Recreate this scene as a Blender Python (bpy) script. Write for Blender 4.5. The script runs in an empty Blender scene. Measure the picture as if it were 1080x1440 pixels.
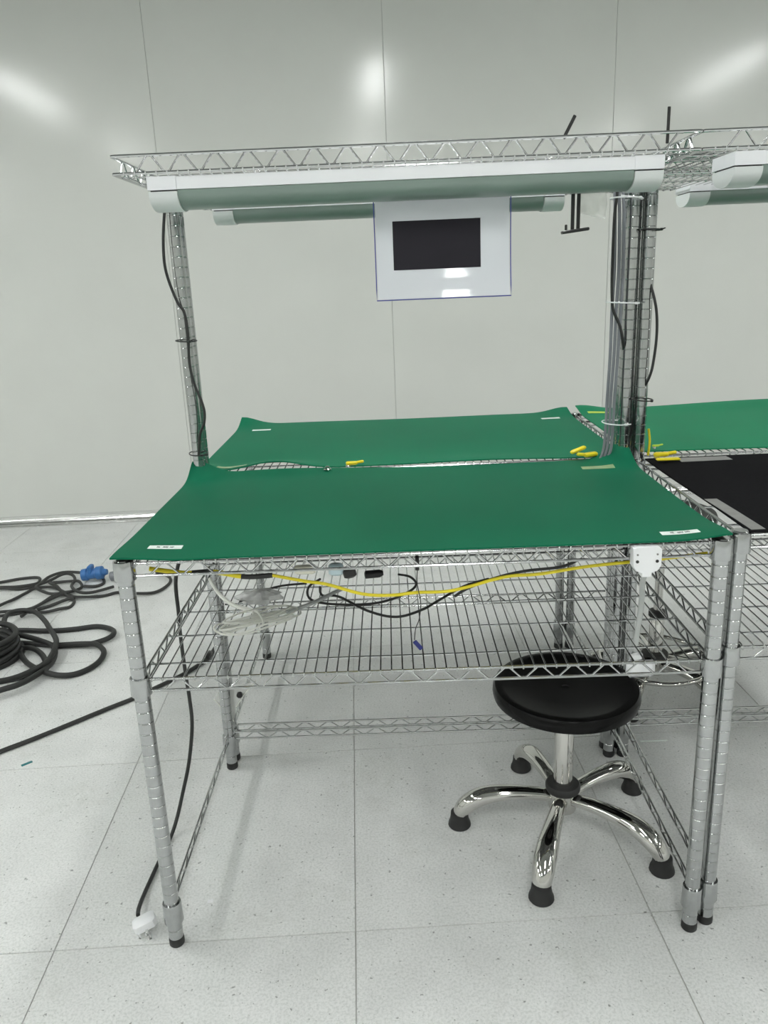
import bpy, math, random
from mathutils import Vector, Matrix
random.seed(7)
scene = bpy.context.scene
COL = scene.collection
PI = math.pi

# ------------------------------------------------------------------ camera
cam_d = bpy.data.cameras.new('camera')
cam = bpy.data.objects.new('camera', cam_d)
COL.objects.link(cam)
cam_r = Vector((0.99920, 0.00289, -0.03979))
cam_u = Vector((0.03734, 0.28386, 0.95814))
cam_f = Vector((-0.01406, 0.95886, -0.28353))
M4 = Matrix((cam_r, cam_u, -cam_f)).transposed().to_4x4()
M4.translation = Vector((0.5369, -1.4552, 1.4438))
cam.matrix_world = M4
cam_d.sensor_fit = 'VERTICAL'
cam_d.sensor_height = 36.0
cam_d.sensor_width = 27.0
cam_d.lens = 27.72
cam_d.clip_start = 0.02
scene.camera = cam

# ------------------------------------------------------------------ world + exposure
world = bpy.data.worlds.new('world')
scene.world = world
world.use_nodes = True
world.node_tree.nodes['Background'].inputs[0].default_value = (0.8, 0.83, 0.82, 1)
world.node_tree.nodes['Background'].inputs[1].default_value = 0.15
scene.view_settings.view_transform = 'Standard'
scene.view_settings.look = 'None'
scene.view_settings.gamma = 1.0
scene.view_settings.use_curve_mapping = False
scene.view_settings.exposure = 0.0
LAMP_STRENGTH = 42.0
LAMP_Z = 3.06
CEIL_Z = 3.12

# ------------------------------------------------------------------ materials
def mat(name, color, rough=0.5, metal=0.0, spec=0.5, noise=0.0, nscale=20.0, bump=0.0, bscale=200.0,
        coat=0.0, trans=0.0, alpha=1.0, emis=None, estr=0.0, rnoise=0.0, ior=1.45):
    m = bpy.data.materials.new(name)
    m.use_nodes = True
    nt = m.node_tree
    b = nt.nodes['Principled BSDF']
    b.inputs['Base Color'].default_value = (*color, 1)
    b.inputs['Roughness'].default_value = rough
    b.inputs['Metallic'].default_value = metal
    b.inputs['Specular IOR Level'].default_value = spec
    b.inputs['Coat Weight'].default_value = coat
    b.inputs['Coat Roughness'].default_value = 0.05
    b.inputs['Transmission Weight'].default_value = trans
    b.inputs['Alpha'].default_value = alpha
    b.inputs['IOR'].default_value = ior
    if emis:
        b.inputs['Emission Color'].default_value = (*emis, 1)
        b.inputs['Emission Strength'].default_value = estr
    tc = nt.nodes.new('ShaderNodeTexCoord')
    if noise > 0:
        n = nt.nodes.new('ShaderNodeTexNoise'); n.inputs['Scale'].default_value = nscale
        n.inputs['Detail'].default_value = 6
        nt.links.new(tc.outputs['Object'], n.inputs['Vector'])
        r = nt.nodes.new('ShaderNodeMapRange')
        r.inputs['From Min'].default_value = 0.3; r.inputs['From Max'].default_value = 0.7
        r.inputs['To Min'].default_value = 1 - noise; r.inputs['To Max'].default_value = 1 + noise
        nt.links.new(n.outputs['Fac'], r.inputs['Value'])
        mx = nt.nodes.new('ShaderNodeVectorMath'); mx.operation = 'SCALE'
        mx.inputs[0].default_value = color
        nt.links.new(r.outputs[0], mx.inputs['Scale'])
        nt.links.new(mx.outputs[0], b.inputs['Base Color'])
        if rnoise > 0:
            r2 = nt.nodes.new('ShaderNodeMapRange')
            r2.inputs['From Min'].default_value = 0.3; r2.inputs['From Max'].default_value = 0.7
            r2.inputs['To Min'].default_value = max(0.02, rough - rnoise); r2.inputs['To Max'].default_value = rough + rnoise
            nt.links.new(n.outputs['Fac'], r2.inputs['Value'])
            nt.links.new(r2.outputs[0], b.inputs['Roughness'])
    if bump > 0:
        n2 = nt.nodes.new('ShaderNodeTexNoise'); n2.inputs['Scale'].default_value = bscale
        nt.links.new(tc.outputs['Object'], n2.inputs['Vector'])
        bp = nt.nodes.new('ShaderNodeBump'); bp.inputs['Strength'].default_value = bump
        bp.inputs['Distance'].default_value = 0.002
        nt.links.new(n2.outputs['Fac'], bp.inputs['Height'])
        nt.links.new(bp.outputs[0], b.inputs['Normal'])
    return m

def floor_material():
    m = bpy.data.materials.new('speckled_vinyl')
    m.use_nodes = True
    nt = m.node_tree; b = nt.nodes['Principled BSDF']
    b.inputs['Roughness'].default_value = 0.32
    b.inputs['Specular IOR Level'].default_value = 0.35
    tc = nt.nodes.new('ShaderNodeTexCoord')
    geo = nt.nodes.new('ShaderNodeNewGeometry')
    def noise(scale, detail=3, rough=0.5):
        n = nt.nodes.new('ShaderNodeTexNoise'); n.inputs['Scale'].default_value = scale
        n.inputs['Detail'].default_value = detail; n.inputs['Roughness'].default_value = rough
        nt.links.new(geo.outputs['Position'], n.inputs['Vector']); return n.outputs['Fac']
    def ramp(f, a, bb, c0, c1):
        r = nt.nodes.new('ShaderNodeValToRGB')
        r.color_ramp.elements[0].position = a; r.color_ramp.elements[1].position = bb
        r.color_ramp.elements[0].color = (*c0, 1); r.color_ramp.elements[1].color = (*c1, 1)
        nt.links.new(f, r.inputs[0]); return r.outputs[0]
    def mul(a, bb, fac=1.0):
        mx = nt.nodes.new('ShaderNodeMix'); mx.data_type = 'RGBA'; mx.blend_type = 'MULTIPLY'
        mx.inputs[0].default_value = fac
        nt.links.new(a, mx.inputs[6]); nt.links.new(bb, mx.inputs[7]); return mx.outputs[2]
    base = ramp(noise(7, 5), 0.35, 0.7, (0.72, 0.73, 0.715), (0.79, 0.80, 0.785))
    grain = ramp(noise(170, 4, 0.7), 0.36, 0.56, (0.80, 0.81, 0.80), (1, 1, 1))
    fleck = ramp(noise(75, 2, 0.6), 0.29, 0.33, (0.46, 0.47, 0.46), (1, 1, 1))
    scuff = ramp(noise(2.6, 8, 0.75), 0.30, 0.46, (0.86, 0.86, 0.84), (1, 1, 1))
    c = mul(mul(mul(base, grain), fleck), scuff)
    nt.links.new(c, b.inputs['Base Color'])
    return m

MT = {
 'floor': floor_material(),
 'joint': mat('floor_joint', (0.56, 0.56, 0.54), 0.7, noise=0.1, nscale=30),
 'wall': mat('painted_steel_panel', (0.65, 0.665, 0.63), 0.165, spec=0.42, noise=0.015, nscale=3, bump=0.02, bscale=350),
 'wallseam': mat('panel_joint', (0.50, 0.51, 0.49), 0.5, noise=0.05),
 'ceiling': mat('ceiling_paint', (0.27, 0.28, 0.27), 0.6, noise=0.02, nscale=4),
 'alu': mat('brushed_aluminium', (0.80, 0.80, 0.79), 0.22, metal=1, noise=0.04, nscale=40, rnoise=0.06),
 'chrome': mat('chrome_post', (0.46, 0.47, 0.47), 0.15, metal=1, noise=0.05, nscale=60, rnoise=0.05),
 'wire': mat('chrome_wire', (0.54, 0.55, 0.55), 0.18, metal=1, noise=0.04, nscale=80, rnoise=0.05),
 'polish': mat('polished_chrome', (0.62, 0.61, 0.585), 0.06, metal=1, noise=0.03, nscale=15),
 'green': mat('dark_green_rubber', (0.0055, 0.122, 0.062), 0.5, spec=0.09, noise=0.06, nscale=3, bump=0.05, bscale=900),
 'green2': mat('light_green_rubber', (0.012, 0.205, 0.098), 0.5, spec=0.09, noise=0.05, nscale=3, bump=0.05, bscale=900),
 'green_rear': mat('mid_green_rubber', (0.0065, 0.158, 0.080), 0.5, spec=0.09, noise=0.06, nscale=3, bump=0.05, bscale=900),
 'under': mat('black_rubber_backing', (0.012, 0.012, 0.012), 0.7, noise=0.1),
 'blackmat': mat('black_felt_mat', (0.009, 0.009, 0.010), 0.9, spec=0.06, noise=0.15, nscale=120, bump=0.2, bscale=700),
 'white': mat('white_plastic', (0.80, 0.81, 0.82), 0.35, noise=0.015, nscale=15),
 'housing': mat('white_enamel', (0.80, 0.81, 0.83), 0.30, noise=0.01, nscale=10),
 'cap': mat('pale_grey_plastic', (0.66, 0.69, 0.68), 0.35, noise=0.02, nscale=10),
 'diff': mat('greenish_frosted_cover', (0.21, 0.27, 0.24), 0.28, noise=0.03, nscale=6),
 'lamp': mat('lit_lamp_cover', (0.9, 0.9, 0.9), 0.5, emis=(0.985, 1.0, 0.985), estr=LAMP_STRENGTH, noise=0.01),
 'black': mat('black_plastic', (0.018, 0.018, 0.018), 0.35, noise=0.1, nscale=40),
 'rubber': mat('black_rubber', (0.02, 0.02, 0.02), 0.6, noise=0.1, nscale=40),
 'seat': mat('black_moulded_seat', (0.006, 0.006, 0.006), 0.24, spec=0.15, noise=0.15, nscale=14, bump=0.05, bscale=60),
 'cable': mat('black_cable', (0.022, 0.023, 0.022), 0.5, noise=0.12, nscale=30),
 'cable_floor': mat('dusty_black_cable', (0.035, 0.036, 0.034), 0.55, noise=0.15, nscale=20),
 'grey_cable': mat('grey_cable', (0.20, 0.21, 0.23), 0.45, noise=0.08, nscale=30),
 'white_cable': mat('cream_white_cable', (0.74, 0.75, 0.69), 0.4, noise=0.04, nscale=30),
 'clear_cable': mat('translucent_grey_cable', (0.55, 0.57, 0.56), 0.3, noise=0.05, nscale=30, alpha=0.85),
 'yellow': mat('yellow_plastic', (0.74, 0.62, 0.02), 0.4, noise=0.06, nscale=25),
 'lime': mat('yellow_green_plastic', (0.45, 0.62, 0.06), 0.4, noise=0.06, nscale=25),
 'blue': mat('blue_plastic', (0.05, 0.17, 0.42), 0.4, noise=0.08, nscale=30),
 'navy': mat('dark_blue_plastic', (0.02, 0.025, 0.16), 0.4, noise=0.08, nscale=30),
 'paleblue': mat('pale_blue_plastic', (0.50, 0.62, 0.66), 0.35, noise=0.05, nscale=30),
 'beige': mat('cream_plastic', (0.72, 0.71, 0.60), 0.4, noise=0.05, nscale=30),
 'teal': mat('teal_tape', (0.03, 0.19, 0.20), 0.5, noise=0.08, nscale=60),
 'paper': mat('white_paper', (0.68, 0.70, 0.74), 0.5, coat=0.6, noise=0.015, nscale=8),
 'print': mat('black_print', (0.024, 0.022, 0.028), 0.6, spec=0.15, noise=0.04, nscale=8),
 'edge': mat('blue_sleeve_edge', (0.07, 0.08, 0.32), 0.35, noise=0.05, nscale=20),
 'sticker': mat('sticker_paper', (0.80, 0.86, 0.82), 0.45, noise=0.03, nscale=60),
 'ink': mat('sticker_ink', (0.09, 0.10, 0.10), 0.5, noise=0.05, nscale=60),
 'tape': mat('yellowed_tape', (0.26, 0.36, 0.18), 0.35, noise=0.15, nscale=60),
 'greytape': mat('dull_silver_tape', (0.22, 0.22, 0.21), 0.38, noise=0.12, nscale=40),
 'film': mat('clear_plastic_film', (0.85, 0.86, 0.82), 0.18, alpha=0.34, noise=0.05, nscale=30),
 'gray_film': mat('crumpled_clear_bag', (0.62, 0.63, 0.61), 0.22, alpha=0.55, noise=0.12, nscale=40),
}

# ------------------------------------------------------------------ mesh builder
class MB:
    def __init__(s): s.v = []; s.f = []
    def box(s, x0, x1, y0, y1, z0, z1, M=None):
        i = len(s.v)
        P = [Vector((x, y, z)) for z in (z0, z1) for y in (y0, y1) for x in (x0, x1)]
        if M: P = [M @ p for p in P]
        s.v += P
        s.f += [tuple(i + k for k in q) for q in ((0,2,3,1),(4,5,7,6),(0,1,5,4),(2,6,7,3),(0,4,6,2),(1,3,7,5))]
        return s
    def bbox(s, c, size, bev=0.002, M=None):
        # box with chamfered vertical and horizontal edges: stack of octagon-ish loops
        hx, hy, hz = (a / 2 for a in size); b = min(bev, hx*.9, hy*.9, hz*.9)
        def ring(ix, z):
            ax, ay = hx - ix, hy - ix
            c_ = b
            return [(ax-c_, -ay, z), (ax, -ay+c_, z), (ax, ay-c_, z), (ax-c_, ay, z), (-ax+c_, ay, z), (-ax, ay-c_, z), (-ax, -ay+c_, z), (-ax+c_, -ay, z)]
        loops = [ring(b, -hz), ring(0, -hz + b), ring(0, hz - b), ring(b, hz)]
        i = len(s.v); cv = Vector(c)
        for L in loops:
            for p in L:
                q = Vector(p)
                if M: q = M @ q
                s.v.append(q + cv)
        n = 8
        for k in range(3):
            for j in range(n):
                s.f.append((i+k*n+j, i+k*n+(j+1) % n, i+(k+1)*n+(j+1) % n, i+(k+1)*n+j))
        s.f.append(tuple(i + j for j in reversed(range(n)))); s.f.append(tuple(i + 3*n + j for j in range(n)))
        return s
    def tube(s, pts, r, n=8, closed=False, flat=1.0):
        pts = [Vector(p) for p in pts]; N = len(pts)
        rr = r if isinstance(r, (list, tuple)) else [r] * N
        T = []
        for k in range(N):
            if closed: t = pts[(k+1) % N] - pts[k-1]
            else: t = pts[min(k+1, N-1)] - pts[max(k-1, 0)]
            T.append(t.normalized() if t.length > 1e-9 else Vector((0, 0, 1)))
        ref = Vector((0, 0, 1)) if abs(T[0].z) < 0.9 else Vector((0, 1, 0))
        u = (ref - T[0] * ref.dot(T[0])).normalized()
        i = len(s.v)
        for k in range(N):
            u = (u - T[k] * u.dot(T[k]))
            u = u.normalized() if u.length > 1e-6 else T[k].orthogonal().normalized()
            w = T[k].cross(u)
            for j in range(n):
                a = 2 * PI * j / n
                s.v.append(pts[k] + (u * math.cos(a) * flat + w * math.sin(a)) * rr[k])
        for k in range(N if closed else N - 1):
            for j in range(n):
                a, b = i + k*n, i + ((k+1) % N)*n
                s.f.append((a+j, a+(j+1) % n, b+(j+1) % n, b+j))
        if not closed:
            s.f.append(tuple(i + j for j in reversed(range(n)))); s.f.append(tuple(i + (N-1)*n + j for j in range(n)))
        return s
    def lathe(s, prof, c=(0, 0, 0), n=20, M=None):
        i = len(s.v); c = Vector(c)
        for (r, z) in prof:
            for j in range(n):
                a = 2*PI*j/n
                p = Vector((r*math.cos(a), r*math.sin(a), z))
                if M: p = M @ p
                s.v.append(p + c)
        for k in range(len(prof) - 1):
            for j in range(n):
                s.f.append((i+k*n+j, i+k*n+(j+1) % n, i+(k+1)*n+(j+1) % n, i+(k+1)*n+j))
        s.f.append(tuple(i + j for j in reversed(range(n)))); s.f.append(tuple(i + (len(prof)-1)*n + j for j in range(n)))
        return s
    def prism(s, prof, x0, x1):
        # profile in (y, z), extruded along x
        i = len(s.v); n = len(prof)
        for x in (x0, x1):
            for (y, z) in prof: s.v.append(Vector((x, y, z)))
        for j in range(n): s.f.append((i+j, i+(j+1) % n, i+n+(j+1) % n, i+n+j))
        s.f.append(tuple(i + j for j in reversed(range(n)))); s.f.append(tuple(i+n+j for j in range(n)))
        return s
    def mesh(s, name, material, smooth=40):
        me = bpy.data.meshes.new(name)
        me.from_pydata([tuple(v) for v in s.v], [], s.f)
        me.materials.append(MT[material])
        import bmesh
        bm = bmesh.new(); bm.from_mesh(me); bmesh.ops.recalc_face_normals(bm, faces=bm.faces[:]); bm.to_mesh(me); bm.free()
        if smooth:
            me.shade_smooth(); me.set_sharp_from_angle(angle=math.radians(smooth))
        return me
    def build(s, name, material, parent=None, loc=None, smooth=40):
        return link(name, s.mesh(name, material, smooth), parent, loc)

def link(name, me, parent=None, loc=None):
    o = bpy.data.objects.new(name, me)
    COL.objects.link(o)
    if parent is not None: o.parent = parent
    if loc is not None: o.location = loc
    return o
def tag(o, label, cat, group=None):
    o['label'] = label; o['category'] = cat
    if group: o['group'] = group
    return o
def thing(name, label, cat, loc=(0, 0, 0), rz=0, group=None):
    o = bpy.data.objects.new(name, None); COL.objects.link(o)
    o.location = loc; o.rotation_euler = (0, 0, rz); o.empty_display_size = 0.05
    return tag(o, label, cat, group)
def structure(o):
    o['kind'] = 'structure'; return o
def smooth_path(pts, sub=6):
    P = [Vector(p) for p in pts]
    if len(P) < 3: return P
    out = []
    for k in range(len(P) - 1):
        p0, p1, p2, p3 = P[max(k-1, 0)], P[k], P[k+1], P[min(k+2, len(P)-1)]
        for j in range(sub):
            t = j / sub
            out.append(0.5*((2*p1) + (p2-p0)*t + (2*p0-5*p1+4*p2-p3)*t*t + (3*p1-p0-3*p2+p3)*t**3))
    out.append(P[-1]); return out

# ------------------------------------------------------------------ the room (turned 2.5 degrees from the benches)
ROT = math.radians(2.5)
RM = Matrix.Rotation(ROT, 4, 'Z')
WALL_Y = 3.507      # in room axes
RX0, RX1, RY0 = -6.2, 8.6, -7.2
def room(o):
    o.matrix_world = RM; return o
base = structure(room(MB().box(RX0, RX1, RY0, WALL_Y + 0.02, -0.06, -0.0025).build('floor', 'joint', smooth=0)))
TX, TY, GAP = 0.690, 0.735, 0.0016
tile_me = {}
ix0, ix1 = math.floor((RX0 - 0.41) / TX), math.ceil((RX1 - 0.41) / TX)
iy0, iy1 = math.floor(RY0 / TY), math.ceil(WALL_Y / TY)
for ix in range(ix0, ix1):
    for iy in range(iy0, iy1):
        x0, x1 = max(RX0, 0.41 + ix*TX), min(RX1, 0.41 + (ix+1)*TX)
        y0, y1 = max(RY0, iy*TY), min(WALL_Y, (iy+1)*TY)
        if x1 - x0 < 0.02 or y1 - y0 < 0.02: continue
        # beyond what the photograph can see the tiles are joined below
        if not (-2.9 < x0 < 4.2 and -0.9 < y0): continue
        key = (round(x1-x0, 3), round(y1-y0, 3))
        if key not in tile_me:
            w, h = (x1-x0)/2 - GAP, (y1-y0)/2 - GAP
            m = MB(); m.box(-w, w, -h, h, -0.0024, 0)
            tile_me[key] = m.mesh('floor_tile', 'floor', 0)
        link('floor_tile', tile_me[key], base, ((x0+x1)/2, (y0+y1)/2, 0))
far = MB(); cnt = 0
for ix in range(ix0, ix1):
    for iy in range(iy0, iy1):
        x0, x1 = max(RX0, 0.41 + ix*TX), min(RX1, 0.41 + (ix+1)*TX)
        y0, y1 = max(RY0, iy*TY), min(WALL_Y, (iy+1)*TY)
        if x1 - x0 < 0.02 or y1 - y0 < 0.02: continue
        if (-2.9 < x0 < 4.2 and -0.9 < y0): continue
        far.box(x0+GAP, x1-GAP, y0+GAP, y1-GAP, -0.0024, 0)
fo = far.build('floor_tiles_far', 'floor', base, smooth=0); fo['kind'] = 'stuff'

wall = structure(room(MB().box(RX0, RX1, WALL_Y + 0.006, WALL_Y + 0.12, 0, CEIL_Z).build('wall_back', 'wallseam', smooth=0)))
PW = 1.325
k = math.floor((RX0 - 0.72) / PW)
while 0.72 + k*PW < RX1:
    x0, x1 = max(RX0, 0.72 + k*PW), min(RX1, 0.72 + (k+1)*PW)
    if x1 - x0 > 0.05:
        MB().bbox(((x0+x1)/2, WALL_Y + 0.006, CEIL_Z/2), (x1-x0-0.002, 0.012, CEIL_Z), 0.001).build('wall_panel', 'wall', wall, smooth=0)
    k += 1
structure(room(MB().box(RX0-0.1, RX0, RY0, WALL_Y+0.12, 0, CEIL_Z).build('wall_left', 'wall', smooth=0)))
structure(room(MB().box(RX1, RX1+0.1, RY0, WALL_Y+0.12, 0, CEIL_Z).build('wall_right', 'wall', smooth=0)))
structure(room(MB().box(RX0, RX1, RY0-0.1, RY0, 0, CEIL_Z).build('wall_front', 'wall', smooth=0)))
structure(room(MB().box(RX0-0.1, RX1+0.1, RY0-0.1, WALL_Y+0.12, CEIL_Z, CEIL_Z+0.1).build('ceiling', 'ceiling', smooth=0)))
# aluminium cove skirting along the back wall
prof = [(WALL_Y, 0.0), (WALL_Y - 0.052, 0.0), (WALL_Y - 0.052, 0.004)]
for j in range(9):
    a = j / 8 * PI / 2
    prof.append((WALL_Y - 0.004 - 0.046*(1 - math.sin(a)), 0.052 - 0.046*math.cos(a)))
prof += [(WALL_Y - 0.004, 0.060), (WALL_Y, 0.062)]
structure(room(MB().prism(prof, RX0, RX1).build('baseboard_back', 'alu')))

# ceiling lamps
def ceiling_lamp(x, y0, y1, label):
    t = thing('ceiling_light', label, 'light', (0, 0, 0), 0, 'lit tube lights in rows along the ceiling')
    t.matrix_world = RM @ Matrix.Translation((x, (y0+y1)/2, CEIL_Z))
    L = (y1-y0)/2
    MB().bbox((0, 0, -0.02), (0.24, 2*L+0.04, 0.04), 0.006).build('housing', 'housing', t)
    MB().bbox((0, 0, -0.05), (0.17, 2*L, 0.02), 0.006).build('diffuser', 'lamp', t)
cols = (('added far left fill', -5.1), ('left', -2.2), ('middle', 0.76), ('right', 3.85), ('added far right fill', 6.8))  # outermost two columns are added fill, brightening the floor under the benches
rows = (('nearest the panelled wall', 0.05, 1.55), ('above the camera', -3.0, -1.5), ('farthest from the panelled wall', -6.0, -4.5))
for cn, x in cols:
    for rn, y0, y1 in rows:
        ceiling_lamp(x, y0, y1, 'lit white ceiling tube light, %s row, %s' % (cn, rn))

# ------------------------------------------------------------------ wire benches
W = 1.17
X0, X1 = 0.0, W
XN0, XN1 = W + 0.043, 2*W + 0.043
YF, YM, YR, YB = 0.0, 0.679, 0.724, 1.424     # front row, the two middle rows, far row
PR = 0.0163
ZT, ZL, ZO = 0.927, 0.674, 1.706
post_cache = {}
def post_mesh(h):
    if h in post_cache: return post_cache[h]
    prof = [(PR*0.9, 0.018), (PR, 0.02)]
    z = 0.045
    while z < h - 0.02:
        prof += [(PR, z-0.0016), (PR-0.0006, z-0.0006), (PR-0.0006, z+0.0006), (PR, z+0.0016)]
        z += 0.0254
    prof += [(PR, h-0.003), (PR-0.003, h)]
    post_cache[h] = MB().lathe(prof, n=18).mesh('post', 'chrome', 22)
    return post_cache[h]
foot_me = MB().lathe([(0.0150, 0), (0.0172, 0.003), (0.0172, 0.016), (0.0165, 0.022), (0.012, 0.0225)], n=18).mesh('foot', 'rubber')
def collar_mesh(h):
    return MB().lathe([(PR+0.0005, 0), (0.0212, 0.0), (0.0218, 0.002), (0.0206, h-0.002), (0.0200, h), (PR+0.0005, h)], n=20).mesh('collar', 'chrome')
collar_s, collar_l = collar_mesh(0.040), collar_mesh(0.052)

def truss(m, a, b, z1, z0, rr=0.0032, zr=0.0021, pitch=0.067, gap=0.020, zig=None):
    a, b = Vector((a[0], a[1], 0)), Vector((b[0], b[1], 0)); d = (b-a).normalized(); L = (b-a).length
    p, q = a + d*gap, b - d*gap
    for z in (z1, z0): m.tube([p + Vector((0, 0, z)), q + Vector((0, 0, z))], rr, 8)
    n = max(2, round((L - 2*gap - 0.06) / (pitch/2)))
    s = (L - 2*gap - 0.05) / n
    pts = []
    for k in range(n+1):
        base_p = p + d*(0.025 + k*s); up = k % 2
        z = (z1 - 0.002) if up else (z0 + 0.002)
        for e in (-0.16, 0.16): pts.append(base_p + d*(e*s) + Vector((0, 0, z)))
    (zig or m).tube(pts, zr, 6)

def shelf(parent, name, xa, xb, ya, yb, zt, h=0.026, collars=True, single=True, pitch=0.0223, extra=(), csize=None, corner_posts=(True, True), inverted=False):
    """wire shelf between four corners; ya < yb"""
    rim = MB(); zg = MB()
    truss(rim, (xa, ya), (xb, ya), zt, zt-h, zig=zg)
    truss(rim, (xa, yb), (xb, yb), zt, zt-h, zig=zg)
    truss(rim, (xa, ya), (xa, yb), zt, zt-h, zig=zg)
    truss(rim, (xb, ya), (xb, yb), zt, zt-h, zig=zg)
    if not all(corner_posts):
        y = ya if not corner_posts[0] else yb
        for x in (xa, xb):
            sx = 1 if x == xa else -1; sy = 1 if y == ya else -1
            for z in (zt, zt-h):
                pts = [(x+sx*0.021, y, z), (x+sx*0.008, y, z), (x+sx*0.002, y+sy*0.002, z), (x, y+sy*0.008, z), (x, y+sy*0.021, z)]
                rim.tube(pts, 0.0032, 8)
    s = rim.build(name, 'wire', parent)
    zg.build('zigzag_wire', 'wire', s)
    D = yb - ya
    n = int(round((xb - xa - 0.05) / pitch))
    wm = MB().tube([(0, -0.004, -0.004), (0, -0.002, 0.0030), (0, 0.004, 0.0048), (0, D-0.004, 0.0048), (0, D+0.002, 0.0030), (0, D+0.004, -0.004)], 0.0017, 6)
    zg_ = zt - h if inverted else zt
    if inverted:
        wm = MB().tube([(0, -0.004, 0.003), (0, -0.002, -0.0030), (0, 0.004, -0.0048), (0, D-0.004, -0.0048), (0, D+0.002, -0.0030), (0, D+0.004, 0.003)], 0.0017, 6)
    sgn = -1 if inverted else 1
    xs = [xa + 0.025 + (xb-xa-0.05)*k/n for k in range(n+1)]
    if single:
        me = wm.mesh('wire', 'wire')
        for x in xs: link('wire', me, s, (x, ya, zg_))
    else:
        g = MB()
        for x in xs:
            g.tube([(x, ya-0.003, zg_-0.003*sgn), (x, ya, zg_+0.0045*sgn), (x, yb, zg_+0.0045*sgn), (x, yb+0.003, zg_-0.003*sgn)], 0.0017, 5)
        o = g.build('wire_grid', 'wire', s); o['kind'] = 'stuff'
    ns = max(2, int(round(D / 0.14)))
    for k in range(1, ns+1):
        y = ya + D*(k-0.5)/ns
        MB().tube([(xa, y, zg_-0.0004*sgn), (xb, y, zg_-0.0004*sgn)], 0.0024, 6).build('support_wire', 'wire', s)
    if collars:
        for x in (xa, xb):
            for y, has in ((ya, corner_posts[0]), (yb, corner_posts[1])):
                if has: link('collar', collar_s, s, (x, y, zt - h - 0.007))
    return s

def stretcher(parent, a, b, z1, z0):
    m = MB(); zg = MB(); truss(m, a, b, z1, z0, 0.003, 0.002, 0.075, 0.019, zig=zg)
    o = m.build('stretcher', 'wire', parent); zg.build('zigzag_wire', 'wire', o); return o

def bench(label, xa, xb, yshort, ytall, zt, zl, h_short, h_tall, over, lower_single, top_single):
    t = thing('workbench', label, 'workbench')
    t.location = (xa, yshort, 0)
    M = Matrix.Translation((-xa, -yshort, 0))
    for x in (xa, xb):
        for y, h in ((yshort, h_short), (ytall, h_tall)):
            p = link('post', post_mesh(h), t, (x-xa, y-yshort, 0))
            link('foot', foot_me, p)
            link('collar', collar_l, p, (0, 0, 0.064))
    lo, hi = min(yshort, ytall) - yshort, max(yshort, ytall) - yshort
    w = xb - xa; d = ytall - yshort
    shelf(t, 'worktop_shelf', 0, w, lo, hi, zt, single=top_single)
    if zl: shelf(t, 'lower_shelf', 0, w, lo, hi, zl, single=lower_single)
    if over:
        o = over - yshort
        a, b = min(o, d), max(o, d)
        shelf(t, 'overhead_shelf', -0.02, w+0.02, a, b, ZO, h=0.034, single=top_single, collars=False, corner_posts=((o > d), (o < d)), inverted=True)
        for x in (0, w): link('overhead_collar', collar_s, t, (x, d, ZO-0.038))
    stretcher(t, (0, 0), (0, d), 0.122, 0.100)
    stretcher(t, (w, 0), (w, d), 0.122, 0.100)
    stretcher(t, (0, d), (w, d), 0.124, 0.102)
    return t

bA = bench('chrome wire workbench in front, with black stool under it and green mat on top', X0, X1, YF, YM, ZT, ZL, 0.936, 1.712, 0.300, True, True)
bB = bench('chrome wire workbench behind the front one, green mat with curled corners on top', X0, X1, YB, YR, ZT+0.004, None, 0.940, 1.712, 1.150, False, False)
bC = bench('chrome wire workbench at right, under the black mat', XN0, XN1, YF+0.02, YM, ZT+0.006, ZL+0.016, 0.944, 1.712, 0.302, True, False)
bD = bench('chrome wire workbench at far right, under the light green mat', XN0, XN1, YB, YR, ZT+0.008, None, 0.944, 1.712, 1.150, False, False)
stretcher(bB, (0, YR-YB), (W, YR-YB), 0.530, 0.504)

# ------------------------------------------------------------------ mats
def sheet(name, x0, x1, y0, y1, zf, thick, m_top, nx=60, ny=36, xyf=None):
    b = MB(); N = (nx+1)*(ny+1)
    top = []
    for j in range(ny+1):
        for i in range(nx+1):
            u, v = i/nx, j/ny
            x, y = x0 + (x1-x0)*u, y0 + (y1-y0)*v
            if xyf: x, y = xyf(u, v, x, y)
            top.append(Vector((x, y, zf(u, v, x, y))))
    b.v = top + [p - Vector((0, 0, thick)) for p in top]
    g = lambda i, j: j*(nx+1)+i
    for j in range(ny):
        for i in range(nx):
            b.f.append((g(i, j), g(i+1, j), g(i+1, j+1), g(i, j+1)))
            b.f.append((N+g(i, j), N+g(i, j+1), N+g(i+1, j+1), N+g(i+1, j)))
    for i in range(nx):
        b.f.append((g(i, 0), N+g(i, 0), N+g(i+1, 0), g(i+1, 0))); b.f.append((g(i, ny), g(i+1, ny), N+g(i+1, ny), N+g(i, ny)))
    for j in range(ny):
        b.f.append((g(0, j), g(0, j+1), N+g(0, j+1), N+g(0, j))); b.f.append((g(nx, j), N+g(nx, j), N+g(nx, j+1), g(nx, j+1)))
    me = b.mesh(name, m_top, 50)
    me.materials.append(MT['under'])
    for p in me.polygons:
        if p.normal.z < -0.3: p.material_index = 1
    return me
def gs(x, y, cx, cy, sx, sy): return math.exp(-((x-cx)/sx)**2 - ((y-cy)/sy)**2)

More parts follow.
